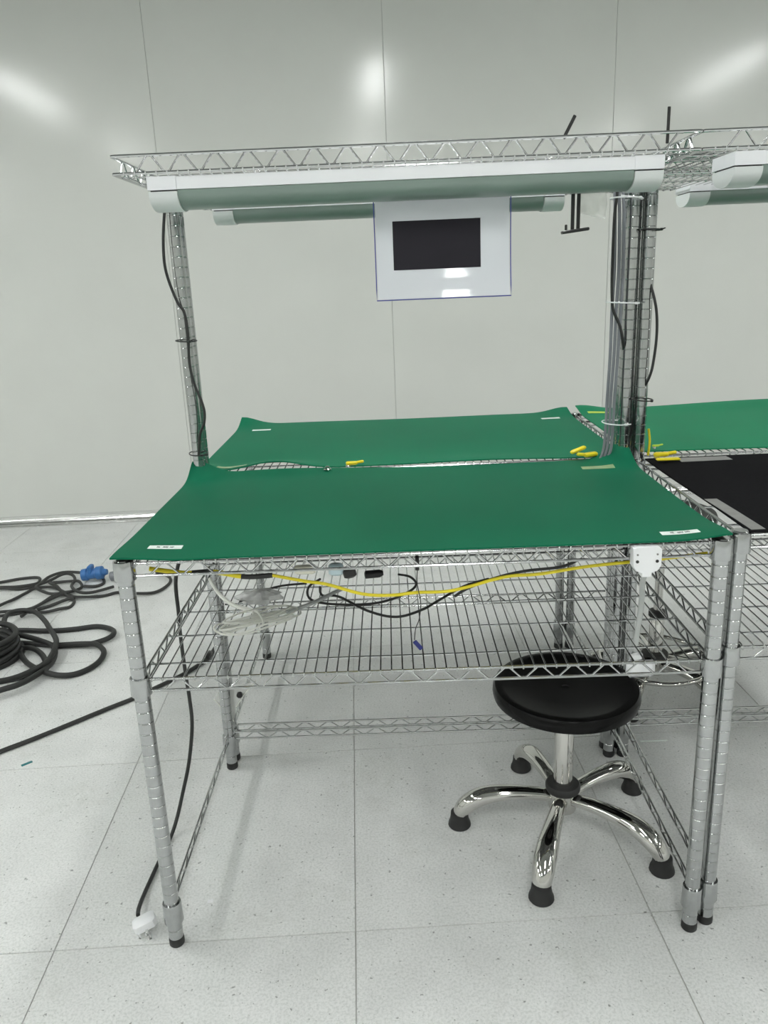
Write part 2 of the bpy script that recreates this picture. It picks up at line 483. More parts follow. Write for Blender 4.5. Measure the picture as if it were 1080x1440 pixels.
ZMF = ZT + 0.0075
def z_front(u, v, x, y):
    z = ZMF + 0.004
    z += 0.040*gs(x, y, -0.01, 0.70, 0.055, 0.07) + 0.045*gs(x, y, 1.165, 0.69, 0.05, 0.07)
    z += 0.010*gs(x, y, 0.2, 0.70, 0.2, 0.05)
    z += 0.006*gs(x, y, -0.02, 0.0, 0.10, 0.10) - 0.002*gs(x, y, 0.1, 0.0, 0.06, 0.06)
    z += 0.010*gs(x, y, 1.19, 0.0, 0.06, 0.08)
    z += 0.0015*math.sin(x*9+1)*math.sin(y*7)
    return z
fm = tag(link('rubber_mat', sheet('rubber_mat', -0.022, 1.184, -0.012, 0.688, z_front, 0.0035, 'green')),
         'dark green rubber mat on the front workbench, white sticker at each near corner', 'mat')
def z_rear(u, v, x, y):
    z = ZMF + 0.006
    z += 0.032*gs(x, y, -0.02, 1.50, 0.07, 0.09) + 0.022*gs(x, y, 1.18, 1.50, 0.07, 0.09)
    z += 0.022*gs(x, y, 0.20, 0.725, 0.10, 0.06) + 0.020*gs(x, y, 0.0, 0.725, 0.03, 0.05)
    z += 0.006*gs(x, y, 0.85, 0.725, 0.2, 0.06)
    z += 0.0015*math.sin(x*8)*math.sin(y*6)
    return z
def rear_xy(u, v, x, y):
    y += 0.015*gs(x, y, 0.20, 0.72, 0.10, 0.05)
    return x, y
rm = tag(link('rubber_mat', sheet('rubber_mat', -0.022, 1.190, 0.716, 1.470, z_rear, 0.0035, 'green_rear', xyf=rear_xy)),
         'green rubber mat on the rear workbench, far corners curling up', 'mat')
def z_nr(u, v, x, y):
    return ZMF + 0.011 + 0.018*gs(x, y, 1.24, 1.48, 0.08, 0.08) + 0.012*gs(x, y, 1.9, 1.48, 0.4, 0.1) + 0.004*math.sin(x*5+y*3)*u
nm = tag(link('rubber_mat', sheet('rubber_mat', 1.222, 2.40, 0.742, 1.475, z_nr, 0.0035, 'green2')),
         'lighter green rubber mat on the far right workbench', 'mat')
def z_nb(u, v, x, y): return ZMF + 0.0085 + 0.002*math.sin(x*7)*math.sin(y*9)
bm_ = tag(link('felt_mat', sheet('felt_mat', 1.228, 2.40, 0.012, 0.664, z_nb, 0.004, 'blackmat')),
          'flat black mat on the right-hand workbench', 'mat')

def patch(name, parent, cx, cy, w, d, rz, zf, material, lift=0.0008, n=8, thick=0.0006):
    """thin strip laid on a mat surface"""
    b = MB(); c, s = math.cos(rz), math.sin(rz); top = []
    for j in range(3):
        for i in range(n+1):
            lx, ly = -w/2 + w*i/n, -d/2 + d*j/2
            x, y = cx + lx*c - ly*s, cy + lx*s + ly*c
            top.append(Vector((x, y, zf(0, 0, x, y) + lift)))
    N = len(top); b.v = top + [p - Vector((0, 0, thick)) for p in top]
    for j in range(2):
        for i in range(n):
            a = j*(n+1)+i
            b.f.append((a, a+1, a+n+2, a+n+1)); b.f.append((N+a, N+a+n+1, N+a+n+2, N+a+1))
    for i in range(n):
        b.f.append((i, N+i, N+i+1, i+1)); a = 2*(n+1)+i; b.f.append((a, a+1, N+a+1, N+a))
    for j in range(2):
        a = j*(n+1); b.f.append((a, a+n+1, N+a+n+1, N+a)); a = j*(n+1)+n; b.f.append((a, N+a, N+a+n+1, a+n+1))
    return b.build(name, material, parent, smooth=0)
def sticker(parent, cx, cy, w, d, rz, zf, marks=True):
    o = patch('sticker', parent, cx, cy, w, d, rz, zf, 'sticker')
    o['label'] = 'small white sticker with dark print'
    if marks:
        c, s = math.cos(rz), math.sin(rz)
        rnd = random.Random(int(cx*1000))
        b = MB()
        groups = ((-0.24, 3), (-0.06, 5), (0.14, 4))
        for g0, nmk in groups:
            for k in range(nmk):
                lx = (g0 + k*0.033)*w; hh = d*rnd.uniform(0.26, 0.42); ww = w*0.008
                z = zf(0, 0, cx+lx*c, cy+lx*s) + 0.0010
                M = Matrix.Translation((cx+lx*c, cy+lx*s, z)) @ Matrix.Rotation(rz, 4, 'Z')
                b.box(-ww, ww, -hh/2, hh/2, -0.0001, 0.0002, M)
                yy = rnd.choice((-hh/2, 0, hh/2))
                b.box(-ww, ww*2.6, yy-d*0.04, yy+d*0.04, -0.0001, 0.0002, M)
        b.build('print', 'ink', o, smooth=0)
    return o
sticker(fm, 0.070, 0.053, 0.068, 0.020, math.radians(1), z_front)
sticker(fm, 1.098, 0.030, 0.074, 0.020, math.radians(-1), z_front)
sticker(rm, 0.070, 1.335, 0.066, 0.020, 0, z_rear, False)
sticker(rm, 1.105, 1.345, 0.066, 0.020, math.radians(3), z_rear, False)
patch('tape', fm, 1.080, 0.590, 0.085, 0.028, math.radians(-3), z_front, 'tape')
patch('tape', rm, 0.075, 0.745, 0.085, 0.020, math.radians(-2), z_rear, 'tape')
patch('sticker', nm, 1.285, 1.385, 0.075, 0.022, 0, z_nr, 'lime')
patch('tape', bm_, 1.375, 0.628, 0.135, 0.045, 0, z_nb, 'greytape')
patch('tape', bm_, 1.244, 0.13, 0.22, 0.028, math.radians(92), z_nb, 'greytape')

# ------------------------------------------------------------------ under-shelf batten lights
def batten(label, xa, xb, yc, zt, fl=1):
    t = thing('batten_light', label, 'light', ((xa+xb)/2, yc, zt), 0, 'unlit batten lights under the overhead shelves')
    h = (xb-xa)/2; cap = 0.061
    rect = lambda w, z0, z1: [(-w, z0), (w, z0), (w, z1), (-w, z1)]
    def half(w, z0, depth, n=16):
        return [(w*math.cos(a), z0 - depth*math.sin(a)**0.8) for a in (PI*k/n for k in range(n+1))]
    MB().prism(rect(0.058, -0.025, 0.0), -h+cap, h-cap).build('housing', 'housing', t)
    MB().prism(half(0.055, -0.0255, 0.036), -h+cap, h-cap).build('diffuser', 'diff', t)
    for sx in (-1, 1):
        a, b = sorted((sx*h, sx*(h-cap)))
        o = MB().prism(rect(0.0595, -0.0255, 0.001), a, b-0.0005).build('end_cap', 'housing', t)
        MB().prism(half(0.058, -0.0285, 0.036), a+0.001, b-0.0005).build('rounded_end', 'cap', o)
        MB().prism(rect(0.052, -0.0285, -0.0255), a+0.004, b-0.001).build('groove', 'black', o)
    for x in (-h*0.6, h*0.6):
        MB().bbox((x, 0, 0.006), (0.03, 0.04, 0.012), 0.002).build('mounting_clip', 'alu', t)
    return t
ZB = 1.6645
batten('unlit batten light under the front overhead shelf, nearest the camera', 0.047, 1.119, 0.366, ZB)
batten('unlit batten light behind the hanging sign', 0.030, 1.070, 1.085, ZB+0.018)
batten('unlit batten light at upper right with its white end cap near the camera', 1.262, 2.334, 0.366, ZB)
batten('smaller-looking unlit batten light at right, lower and farther back', 1.425, 2.370, 1.060, ZB+0.012)

# ------------------------------------------------------------------ hanging sign
t = thing('hanging_sign', 'clear sleeve with white sheet and large black rectangle hanging under the front light', 'sign', (0.668, 0.445, 1.395))
sw, sh = 0.308, 0.236
th = math.radians(-2.0)
sg = bpy.data.objects
def tilt(o): o.rotation_euler = (math.radians(1.5), 0, math.radians(-1.0)); return o
tilt(t)
def curl(z): return -0.022*max(0.0, 1 - z/sh)**3.5      # the lower edge bends towards the viewer
def bent(name, material, x0, x1, z0, z1, dy, thick, parent, n=16):
    b = MB()
    for k in range(n+1):
        z = z0 + (z1-z0)*k/n; y = curl(z) + dy
        for x, yy in ((x0, y), (x1, y), (x1, y+thick), (x0, y+thick)): b.v.append(Vector((x, yy, z)))
    for k in range(n):
        for j in range(4): b.f.append((4*k+j, 4*k+(j+1) % 4, 4*k+4+(j+1) % 4, 4*k+4+j))
    b.f.append((3, 2, 1, 0)); b.f.append((4*n, 4*n+1, 4*n+2, 4*n+3))
    return b.build(name, material, parent, smooth=30)
bent('sheet', 'paper', -sw/2+0.003, sw/2-0.003, 0.003, sh, 0.0, 0.0012, t)
bent('black_rectangle', 'print', -0.113, 0.086, 0.066, 0.172, -0.0006, 0.0007, t)
e = MB()
side = [0.001 + (sh-0.001)*k/10 for k in range(11)]
e.tube([(-sw/2, curl(z), z) for z in reversed(side)] + [(sw/2, curl(z), z) for z in side], 0.0014, 6)
e.build('blue_edging', 'edge', t)
for x in (-0.082, 0.075):
    MB().tube([(x, -0.002, sh-0.02), (x, -0.003, sh+0.01), (x, 0.004, sh+0.055)], 0.0008, 5).build('hanging_string', 'white_cable', t)

# ------------------------------------------------------------------ black bracket, tie tails, film on the overhead shelf
t = thing('hanging_bracket', 'black double-bar bracket with a crosspiece hanging from the overhead shelf', 'bracket', (0.975, 0.47, 1.535))
MB().bbox((-0.0065, 0, 0.065), (0.008, 0.005, 0.135), 0.001).build('bar', 'black', t)
MB().bbox((0.0065, 0, 0.065), (0.008, 0.005, 0.135), 0.001).build('bar', 'black', t)
MB().bbox((0, 0, 0.107), (0.021, 0.008, 0.045), 0.001).build('clamp', 'black', t)
MB().bbox((0.0, 0, -0.003), (0.062, 0.022, 0.007), 0.0015, Matrix.Rotation(math.radians(-6), 3, 'Y')).build('crosspiece', 'black', t)
MB().lathe([(0.003, 0), (0.003, 0.011), (0.002, 0.012)], (-0.021, 0, -0.001), 10).build('peg', 'black', t)
b = MB().bbox((0, 0, 0), (0.007, 0.004, 0.05), 0.001, Matrix.Rotation(math.radians(28), 3, 'Y'))
o = b.build('cable_tie_tail', 'black', None, (0.932, 0.36, 1.733)); tag(o, 'slanting black cable tie tail sticking up above the overhead shelf', 'cable tie', 'black tie tails above the shelf')
b = MB().bbox((0, 0, 0), (0.007, 0.003, 0.075), 0.001)
o = b.build('cable_tie_tail', 'black', None, (1.172, 0.46, 1.744)); tag(o, 'upright black cable tie tail above the end of the overhead shelf', 'cable tie', 'black tie tails above the shelf')
def film(name, label, cat, pts, material, zamp=0.006, n=14):
    """crumpled sheet spanned by four corners"""
    A, B, C_, D_ = [Vector(p) for p in pts]; rnd = random.Random(len(label))
    b = MB(); ph = [rnd.uniform(0, 6) for _ in range(6)]
    nrm = (B-A).cross(D_-A).normalized()
    for j in range(n+1):
        for i in range(n+1):
            u, v = i/n, j/n
            p = A*(1-u)*(1-v) + B*u*(1-v) + C_*u*v + D_*(1-u)*v
            p = p + nrm*zamp*(math.sin(u*9+ph[0]+v*4)+0.6*math.sin(v*13+ph[1]-u*5))
            b.v.append(p)
    for j in range(n):
        for i in range(n):
            a = j*(n+1)+i; b.f.append((a, a+1, a+n+2, a+n+1))
    o = b.build(name, material, None); md = o.modifiers.new('thickness', 'SOLIDIFY'); md.thickness = 0.0006
    return tag(o, label, cat)
film('plastic_film', 'crumpled clear plastic film taped under the overhead shelf beside the bracket', 'film',
     [(0.985, 0.49, 1.66), (1.052, 0.49, 1.655), (1.046, 0.48, 1.555), (0.988, 0.485, 1.57)], 'film', 0.004)

# ------------------------------------------------------------------ stools
def glide(parent, x, y):
    return MB().lathe([(0.029, 0), (0.031, 0.003), (0.030, 0.010), (0.0265, 0.018), (0.0245, 0.028), (0.0235, 0.042), (0.012, 0.046), (0.008, 0.06)], (x, y, 0), 20).build('glide_foot', 'rubber', parent)
def stool(label, x, y, ang0, R, seat_z, seat_r, ring=None, col_top=None):
    t = thing('stool', label, 'stool', (x, y, 0))
    for k in range(5):
        a = ang0 + k*2*PI/5; c, s = math.cos(a), math.sin(a)
        prof = [(0.028, 0.098, 0.0185), (0.06, 0.103, 0.0195), (0.10, 0.106, 0.021), (0.15, 0.105, 0.0235), (0.195, 0.098, 0.027), (0.225, 0.085, 0.0285), (0.248, 0.068, 0.0275), (0.262, 0.050, 0.0245), (0.267, 0.038, 0.022)]
        f = R/0.268
        pts = smooth_path([(r*f*c, r*f*s, z) for r, z, _ in prof], 3)
        rr = []
        for q in range(len(prof)-1):
            for e in range(3): rr.append(prof[q][2]*(1-e/3)+prof[q+1][2]*e/3)
        rr.append(prof[-1][2])
        lg = MB().tube(pts, rr, 16, flat=0.85).build('leg', 'polish', t)
        glide(lg, R*c, R*s)
    MB().lathe([(0.02, 0.06), (0.036, 0.062), (0.038, 0.07), (0.038, 0.122), (0.03, 0.124)], n=24).build('hub', 'polish', t)
    MB().lathe([(0.03, 0.118), (0.044, 0.119), (0.046, 0.124), (0.046, 0.134), (0.042, 0.139), (0.026, 0.141)], n=28).build('hub_ring', 'rubber', t)
    ct = col_top or seat_z - 0.045
    MB().lathe([(0.0250, 0.135), (0.0250, ct-0.003), (0.0235, ct)], n=28).build('column', 'polish', t)
    if col_top:
        MB().lathe([(0.026, 0), (0.030, 0.002), (0.030, 0.02), (0.018, 0.024)], (0, 0, ct), 24).build('column_cap', 'rubber', t)
        MB().lathe([(0.0145, ct), (0.0145, seat_z-0.045)], n=20).build('lift_rod', 'polish', t)
    MB().lathe([(0.03, seat_z-0.06), (0.075, seat_z-0.055), (0.08, seat_z-0.045), (0.08, seat_z-0.036)], n=28).build('seat_plate', 'rubber', t)
    r = seat_r
    MB().lathe([(r*0.5, seat_z-0.040), (r*0.93, seat_z-0.040), (r*0.985, seat_z-0.034), (r, seat_z-0.022), (r*0.995, seat_z-0.010), (r*0.97, seat_z-0.002), (r*0.93, seat_z),
                (r*0.85, seat_z-0.002), (r*0.72, seat_z-0.006), (r*0.45, seat_z-0.009), (0.012, seat_z-0.010), (0.010, seat_z-0.013), (0.001, seat_z-0.013)], n=56).build('seat', 'seat', t)
    if ring:
        rad, zr = ring
        rg = MB().tube([(rad*math.cos(a), rad*math.sin(a), zr) for a in (2*PI*k/48 for k in range(48))], 0.0085, 10, closed=True).build('foot_ring', 'polish', t)
        for k in range(3):
            a = ang0 + 0.6 + k*2*PI/3
            MB().tube([(0.024*math.cos(a), 0.024*math.sin(a), zr+0.02), (rad*math.cos(a), rad*math.sin(a), zr)], 0.006, 8).build('spoke', 'polish', rg)
    return t
stool('black round stool with five chrome legs under the front workbench', 0.957, 0.357, math.radians(176), 0.276, 0.433, 0.186)
stool('tall chrome stool with a foot ring, half hidden under the far right workbench', 1.440, 1.090, math.radians(-53), 0.25, 0.66, 0.17, ring=(0.19, 0.112), col_top=0.275)

# ------------------------------------------------------------------ cables
def cord(name, label, cat, pts, r, material, parent=None, sub=6, n=8, flat=1.0, group=None):
    o = MB().tube(smooth_path(pts, sub), r, n, flat=flat).build(name, material, parent)
    if label: tag(o, label, cat, group)
    return o
H = {
 'heap_a': [(-1.663,2.335,0.008),(-1.533,2.372,0.008),(-1.447,2.414,0.008),(-1.362,2.426,0.008),(-1.328,2.382,0.008),(-1.329,2.332,0.008),(-1.411,2.301,0.008),(-1.498,2.3,0.008),(-1.632,2.274,0.008)],
 'heap_b': [(-1.609,2.229,0.01),(-1.481,2.264,0.01),(-1.379,2.264,0.01),(-1.314,2.316,0.01),(-1.292,2.414,0.01),(-1.24,2.472,0.01),(-1.161,2.485,0.01),(-1.09,2.446,0.01),(-1.043,2.431,0.01),(-1.008,2.396,0.01),(-0.971,2.322,0.01),(-0.991,2.265,0.01),(-1.048,2.252,0.01)],
 'heap_c': [(-1.432,1.882,0.012),(-1.371,2.033,0.012),(-1.348,2.118,0.012),(-1.325,2.216,0.012),(-1.293,2.251,0.012),(-1.207,2.252,0.012),(-1.135,2.208,0.012),(-1.072,2.147,0.012),(-1.032,2.107,0.012),(-0.953,2.108,0.012),(-0.901,2.14,0.012),(-0.849,2.162,0.012),(-0.767,2.127,0.012),(-0.66,2.144,0.012),(-0.621,2.263,0.012),(-0.639,2.344,0.012),(-0.725,2.414,0.012)],
 'heap_d': [(-1.413,1.926,0.016),(-1.327,1.941,0.016),(-1.219,1.978,0.016),(-1.185,2.045,0.016),(-1.154,2.124,0.016),(-1.124,2.163,0.016),(-1.08,2.202,0.016),(-1.059,2.253,0.016),(-1.094,2.31,0.016),(-1.14,2.324,0.016),(-1.239,2.334,0.016),(-1.246,2.316,0.016),(-1.188,2.256,0.016),(-1.121,2.172,0.016),(-1.04,2.097,0.016)],
 'heap_e': [(-1.398,1.894,0.01),(-1.313,1.908,0.01),(-1.266,1.942,0.01),(-1.209,1.967,0.01),(-1.112,1.944,0.01),(-1.06,1.97,0.01),(-1.027,2.013,0.01),(-1.032,2.078,0.01),(-1.063,2.089,0.01),(-1.116,2.029,0.01),(-1.176,1.992,0.01)],
 'heap_f': [(-1.201,1.884,0.02),(-1.173,1.987,0.02),(-1.129,2.129,0.02),(-1.106,2.169,0.02),(-1.177,2.15,0.02),(-1.274,2.225,0.02),(-1.296,2.293,0.02),(-1.26,2.353,0.02),(-1.216,2.415,0.02),(-1.169,2.41,0.02),(-1.134,2.359,0.02),(-1.107,2.247,0.02),(-1.033,2.15,0.02),(-0.97,2.156,0.02),(-0.892,2.236,0.02)],
 'coil_a': [(-1.257,1.67,0.012),(-1.22,1.713,0.012),(-1.192,1.728,0.012),(-1.132,1.74,0.012),(-1.006,1.732,0.012),(-0.904,1.741,0.012),(-0.818,1.762,0.012),(-0.758,1.743,0.012),(-0.709,1.692,0.012),(-0.699,1.638,0.012),(-0.732,1.602,0.012),(-0.793,1.582,0.012),(-0.912,1.585,0.012),(-0.996,1.598,0.012),(-1.088,1.615,0.012),(-1.172,1.612,0.012),(-1.224,1.603,0.012)],
 'coil_b': [(-1.173,1.55,0.03),(-1.17,1.651,0.03),(-1.23,1.792,0.03),(-1.243,1.872,0.03),(-1.201,1.913,0.03),(-1.136,1.893,0.03),(-1.051,1.791,0.03),(-0.985,1.689,0.03),(-0.915,1.58,0.03),(-0.881,1.503,0.03),(-0.864,1.408,0.03),(-0.873,1.353,0.03),(-0.914,1.291,0.03),(-0.947,1.251,0.03),(-0.982,1.218,0.03),(-1.032,1.196,0.03)],
 'coil_c': [(-0.907,1.574,0.014),(-0.786,1.565,0.014),(-0.73,1.548,0.014),(-0.682,1.49,0.014),(-0.676,1.425,0.014),(-0.695,1.359,0.014),(-0.74,1.313,0.014),(-0.797,1.302,0.014),(-0.858,1.322,0.014),(-0.933,1.376,0.014),(-0.997,1.449,0.014),(-1.081,1.575,0.014),(-1.184,1.713,0.014),(-1.252,1.732,0.014)],
 'coil_d': [(-1.002,1.136,0.03),(-0.958,1.167,0.03),(-0.902,1.207,0.03),(-0.871,1.288,0.03),(-0.86,1.385,0.03),(-0.885,1.491,0.03),(-0.919,1.555,0.03),(-0.973,1.591,0.03),(-1.066,1.636,0.03),(-1.165,1.677,0.03)],
 'coil_e': [(-1.185,1.569,0.012),(-1.06,1.553,0.012),(-1.0,1.542,0.012),(-0.939,1.49,0.012),(-0.892,1.411,0.012),(-0.893,1.355,0.012),(-0.949,1.305,0.012),(-1.014,1.279,0.012),(-1.059,1.266,0.012)],
 'floor_line': [(-0.881,0.709,0.008),(-0.787,0.797,0.008),(-0.684,0.888,0.008),(-0.521,1.047,0.008),(-0.445,1.117,0.008),(-0.397,1.176,0.008),(-0.301,1.297,0.008),(-0.243,1.411,0.008),(-0.228,1.519,0.008)],
 'cord_floor': [(-0.138,0.698,0.008),(-0.119,0.475,0.008),(-0.108,0.354,0.008),(-0.114,0.256,0.008),(-0.119,0.147,0.008),(-0.112,0.072,0.008)],
 'post_cord': [(-0.006,0.655,1.664),(-0.013,0.655,1.623),(-0.023,0.655,1.564),(-0.027,0.655,1.504),(-0.021,0.655,1.46),(-0.005,0.655,1.407),(0.01,0.655,1.379),(0.013,0.655,1.319),(0.009,0.655,1.251),(0.016,0.655,1.195),(0.029,0.655,1.153),(0.035,0.655,1.12),(0.03,0.655,1.087),(0.017,0.655,1.06),(0.007,0.655,1.002)],
 'right_cord_a': [(1.12,0.66,1.653),(1.123,0.66,1.62),(1.119,0.66,1.578),(1.118,0.66,1.493),(1.119,0.66,1.406),(1.123,0.66,1.353),(1.13,0.66,1.331),(1.144,0.66,1.302),(1.153,0.66,1.265),(1.155,0.66,1.187),(1.154,0.66,1.034)],
 'right_cord_b': [(1.21,0.66,1.574),(1.214,0.66,1.437),(1.22,0.66,1.372),(1.23,0.66,1.327),(1.233,0.66,1.273),(1.229,0.66,1.212),(1.22,0.66,1.166),(1.204,0.66,1.109),(1.202,0.66,0.993)],
 'grey_0': [(1.121,0.665,1.578),(1.125,0.665,1.441),(1.123,0.665,1.353),(1.123,0.665,1.225),(1.12,0.665,1.112),(1.119,0.665,1.035),(1.116,0.665,0.976),(1.107,0.665,0.944)],
 'grey_1': [(1.128,0.665,1.578),(1.132,0.665,1.441),(1.13,0.665,1.352),(1.129,0.665,1.225),(1.125,0.665,1.112),(1.125,0.665,1.035),(1.121,0.665,0.976),(1.112,0.665,0.944)],
 'grey_2': [(1.135,0.665,1.578),(1.139,0.665,1.44),(1.138,0.665,1.352),(1.135,0.665,1.224),(1.131,0.665,1.112),(1.13,0.665,1.034),(1.127,0.665,0.975),(1.117,0.665,0.944)],
 'yellow_main': [(0.282,0.05,0.873),(0.346,0.05,0.858),(0.392,0.05,0.849),(0.464,0.05,0.825),(0.522,0.05,0.82),(0.576,0.05,0.824),(0.635,0.05,0.824),(0.683,0.05,0.833),(0.731,0.05,0.846),(0.77,0.05,0.853),(0.828,0.05,0.855),(0.929,0.05,0.868),(1.072,0.05,0.878),(1.164,0.05,0.887)],
 'yellow_left': [(0.033,0.05,0.897),(0.104,0.05,0.885),(0.162,0.05,0.885),(0.226,0.05,0.872),(0.282,0.05,0.873)],
 'black_pair': [(0.654,0.06,0.803),(0.684,0.06,0.821),(0.743,0.06,0.842),(0.801,0.06,0.854),(0.873,0.06,0.86),(0.909,0.06,0.874)],
 'shelf_loop_a': [(0.539,0.52,0.69),(0.57,0.499,0.69),(0.584,0.447,0.69),(0.567,0.4,0.69),(0.519,0.35,0.69),(0.461,0.326,0.69),(0.374,0.334,0.69),(0.318,0.369,0.69),(0.305,0.449,0.69),(0.331,0.506,0.69)],
 'shelf_loop_b': [(0.336,0.439,0.693),(0.347,0.382,0.693),(0.389,0.37,0.693),(0.463,0.276,0.693),(0.53,0.235,0.693),(0.592,0.271,0.693),(0.641,0.332,0.693),(0.706,0.411,0.693),(0.772,0.454,0.693)],
 'shelf_black_strand': [(0.142,0.37,0.69),(0.181,0.429,0.69),(0.233,0.467,0.69),(0.298,0.478,0.69)],
 'white_tail_l': [(0.038,0.504,0.694),(0.078,0.412,0.694),(0.125,0.337,0.694),(0.166,0.304,0.694),(0.204,0.282,0.694)],
 'white_tail_r': [(0.272,0.276,0.694),(0.289,0.293,0.694),(0.328,0.328,0.694),(0.371,0.38,0.694),(0.397,0.409,0.694)],
 'wire_tag': [(0.577,0.02,0.879),(0.576,0.02,0.852),(0.582,0.02,0.81),(0.578,0.02,0.774),(0.57,0.02,0.752),(0.567,0.02,0.727),(0.576,0.02,0.703)],
}
t = thing('extension_cable', 'heap of thin black extension cable with a blue connector on the floor at left', 'cable', (-1.2, 2.15, 0))
def rel(pts, o): return [(p[0]-o[0], p[1]-o[1], p[2]) for p in pts]
OC = (-1.2, 2.15)
for nme in ('heap_a', 'heap_b', 'heap_c', 'heap_d', 'heap_e', 'heap_f'):
    pts = [(x, y, z + 0.006*math.sin(i*1.7)*(z > 0.009)) for i, (x, y, z) in enumerate(H[nme])]
    cord('cord_loop', None, None, rel(pts, OC), 0.0078, 'cable_floor', t)
bc = MB().lathe([(0.018, 0), (0.030, 0.004), (0.032, 0.03), (0.026, 0.036), (0.026, 0.075), (0.034, 0.08), (0.034, 0.11), (0.020, 0.115), (0.014, 0.135)], n=18, M=Matrix.Rotation(math.radians(84), 3, 'Y') @ Matrix.Rotation(0.4, 3, 'Z'))
bco = bc.build('blue_connector', 'blue', t, (-1.095-OC[0], 2.36-OC[1], 0.036)); bco['label'] = 'blue plastic connector'
MB().bbox((0, 0, 0.028), (0.022, 0.05, 0.05), 0.004).build('connector_flap', 'blue', bco, (0.05, 0, 0.0))
gc = MB().lathe([(0.013, 0), (0.024, 0.006), (0.025, 0.05), (0.016, 0.06), (0.010, 0.085)], n=16, M=Matrix.Rotation(math.radians(80), 3, 'Y'))
gc.build('grey_connector', 'grey_cable', t, (-0.945-OC[0], 2.345-OC[1], 0.028))

t = thing('coiled_cable', 'thick black power cable lying in loose loops on the floor at left', 'cable', (-1.0, 1.5, 0))
OC = (-1.0, 1.5)
for nme, dz in (('coil_a', 0), ('coil_b', 0.012), ('coil_c', 0.002), ('coil_d', -0.004), ('coil_e', 0.0)):
    pts = [(x, y, max(0.0115, z + dz + 0.008*math.sin(i*0.9))) for i, (x, y, z) in enumerate(H[nme])]
    cord('cable_loop', None, None, rel(pts, OC), 0.0112, 'cable', t, n=10)
t = thing('cable_roll', 'tight stacked roll of thick black cable cut off by the left edge', 'cable', (-1.195, 1.49, 0))
for k in range(5):
    rr = 0.155 - 0.006*(k % 2) - 0.004*k
    MB().tube([(rr*math.cos(a)+0.006*math.sin(k*2), rr*math.sin(a)*1.0+0.006*math.cos(k*3), 0.013+0.021*k+0.004*math.sin(a*2+k)) for a in (2*PI*j/44 for j in range(44))], 0.0125, 10, closed=True).build('turn', 'cable', t)
for k in range(3):
    rr = 0.125 - 0.004*k
    MB().tube([(rr*math.cos(a), rr*math.sin(a), 0.014+0.023*k+0.003*math.sin(a*3+k)) for a in (2*PI*j/40 for j in range(40))], 0.0125, 10, closed=True).build('turn', 'cable', t)

t = thing('floor_cable', 'single black cable running straight across the floor behind the left post', 'cable', (-0.45, 1.1, 0))
cord('cord', None, None, rel(H['floor_line'], (-0.45, 1.1)), 0.0078, 'cable_floor', t)
MB().lathe([(0.009, 0), (0.012, 0.004), (0.012, 0.04), (0.008, 0.05)], n=12, M=Matrix.Rotation(math.radians(88), 3, 'X')).build('plug', 'black', t, (0.212, 0.36, 0.013))

# cord with the white plug
t = thing('power_cord', 'black power cord hanging at the left of the front workbench, white plug on the floor', 'power cord', (-0.1, 0.1, 0))
oc = (-0.1, 0.1)
top = [(0.03, 0.44, 0.893), (0.0, 0.44, 0.82), (-0.03, 0.43, 0.731), (-0.034, 0.43, 0.636), (-0.035, 0.425, 0.562), (-0.032, 0.42, 0.452), (-0.030, 0.42, 0.389), (-0.032, 0.42, 0.31), (-0.052, 0.42, 0.20), (-0.078, 0.41, 0.105), (-0.098, 0.39, 0.035), (-0.108, 0.345, 0.0075)]
cord('cord', None, None, rel(top + H['cord_floor'][3:5] + [(-0.112, 0.085, 0.022), (-0.104, 0.055, 0.03)], oc), 0.0050, 'cable', t)
pg = MB().bbox((0, 0, 0), (0.052, 0.034, 0.030), 0.006, Matrix.Rotation(math.radians(22), 3, 'Z') @ Matrix.Rotation(math.radians(-14), 3, 'Y'))
pgo = pg.build('plug', 'white', t, (0.016, -0.062, 0.024)); pgo['label'] = 'white mains plug'
for dx, dz in ((-0.012, -0.004), (0.006, 0.004), (0.012, -0.006)):
    MB().bbox((dx+0.006, -0.024, dz-0.010), (0.006, 0.022, 0.0018), 0.0004, Matrix.Rotation(math.radians(22), 3, 'Z')).build('prong', 'alu', pgo)

cord('lamp_cord', 'thin black cord tied along the left tall post', 'cord', [(x+0.0, y-0.004, z) for x, y, z in H['post_cord']], 0.0038, 'cable')
cord('lamp_cord', 'black cord bowing out at the left of the right post cluster', 'cord', [(x-0.004, y-0.006, z) for x, y, z in H['right_cord_a'][:9]] + [(1.165, 0.69, 1.2), (1.165, 0.70, 1.0)], 0.0038, 'cable')
cord('lamp_cord', 'black cord bowing out at the right of the right post cluster', 'cord', [(1.205, 0.70, 1.66), (1.206, 0.70, 1.55), (1.208, 0.69, 1.46)] + [(x+0.005, y-0.004, z) for x, y, z in H['right_cord_b'][2:7]] + [(1.205, 0.69, 1.09), (1.19, 0.70, 0.96)], 0.0038, 'cable')
gl = ('leftmost', 'middle', 'rightmost')
for k in range(3):
    pts = [(1.118+0.009*k, 0.68, 1.664)] + [(x+0.003*k-0.002, y-0.004*k, z) for x, y, z in H['grey_%d' % k]]
    cord('grey_cord', '%s of three grey cords running down the right post cluster' % gl[k], 'cord', pts, 0.0042, 'grey_cable', group='grey cords on the right posts')

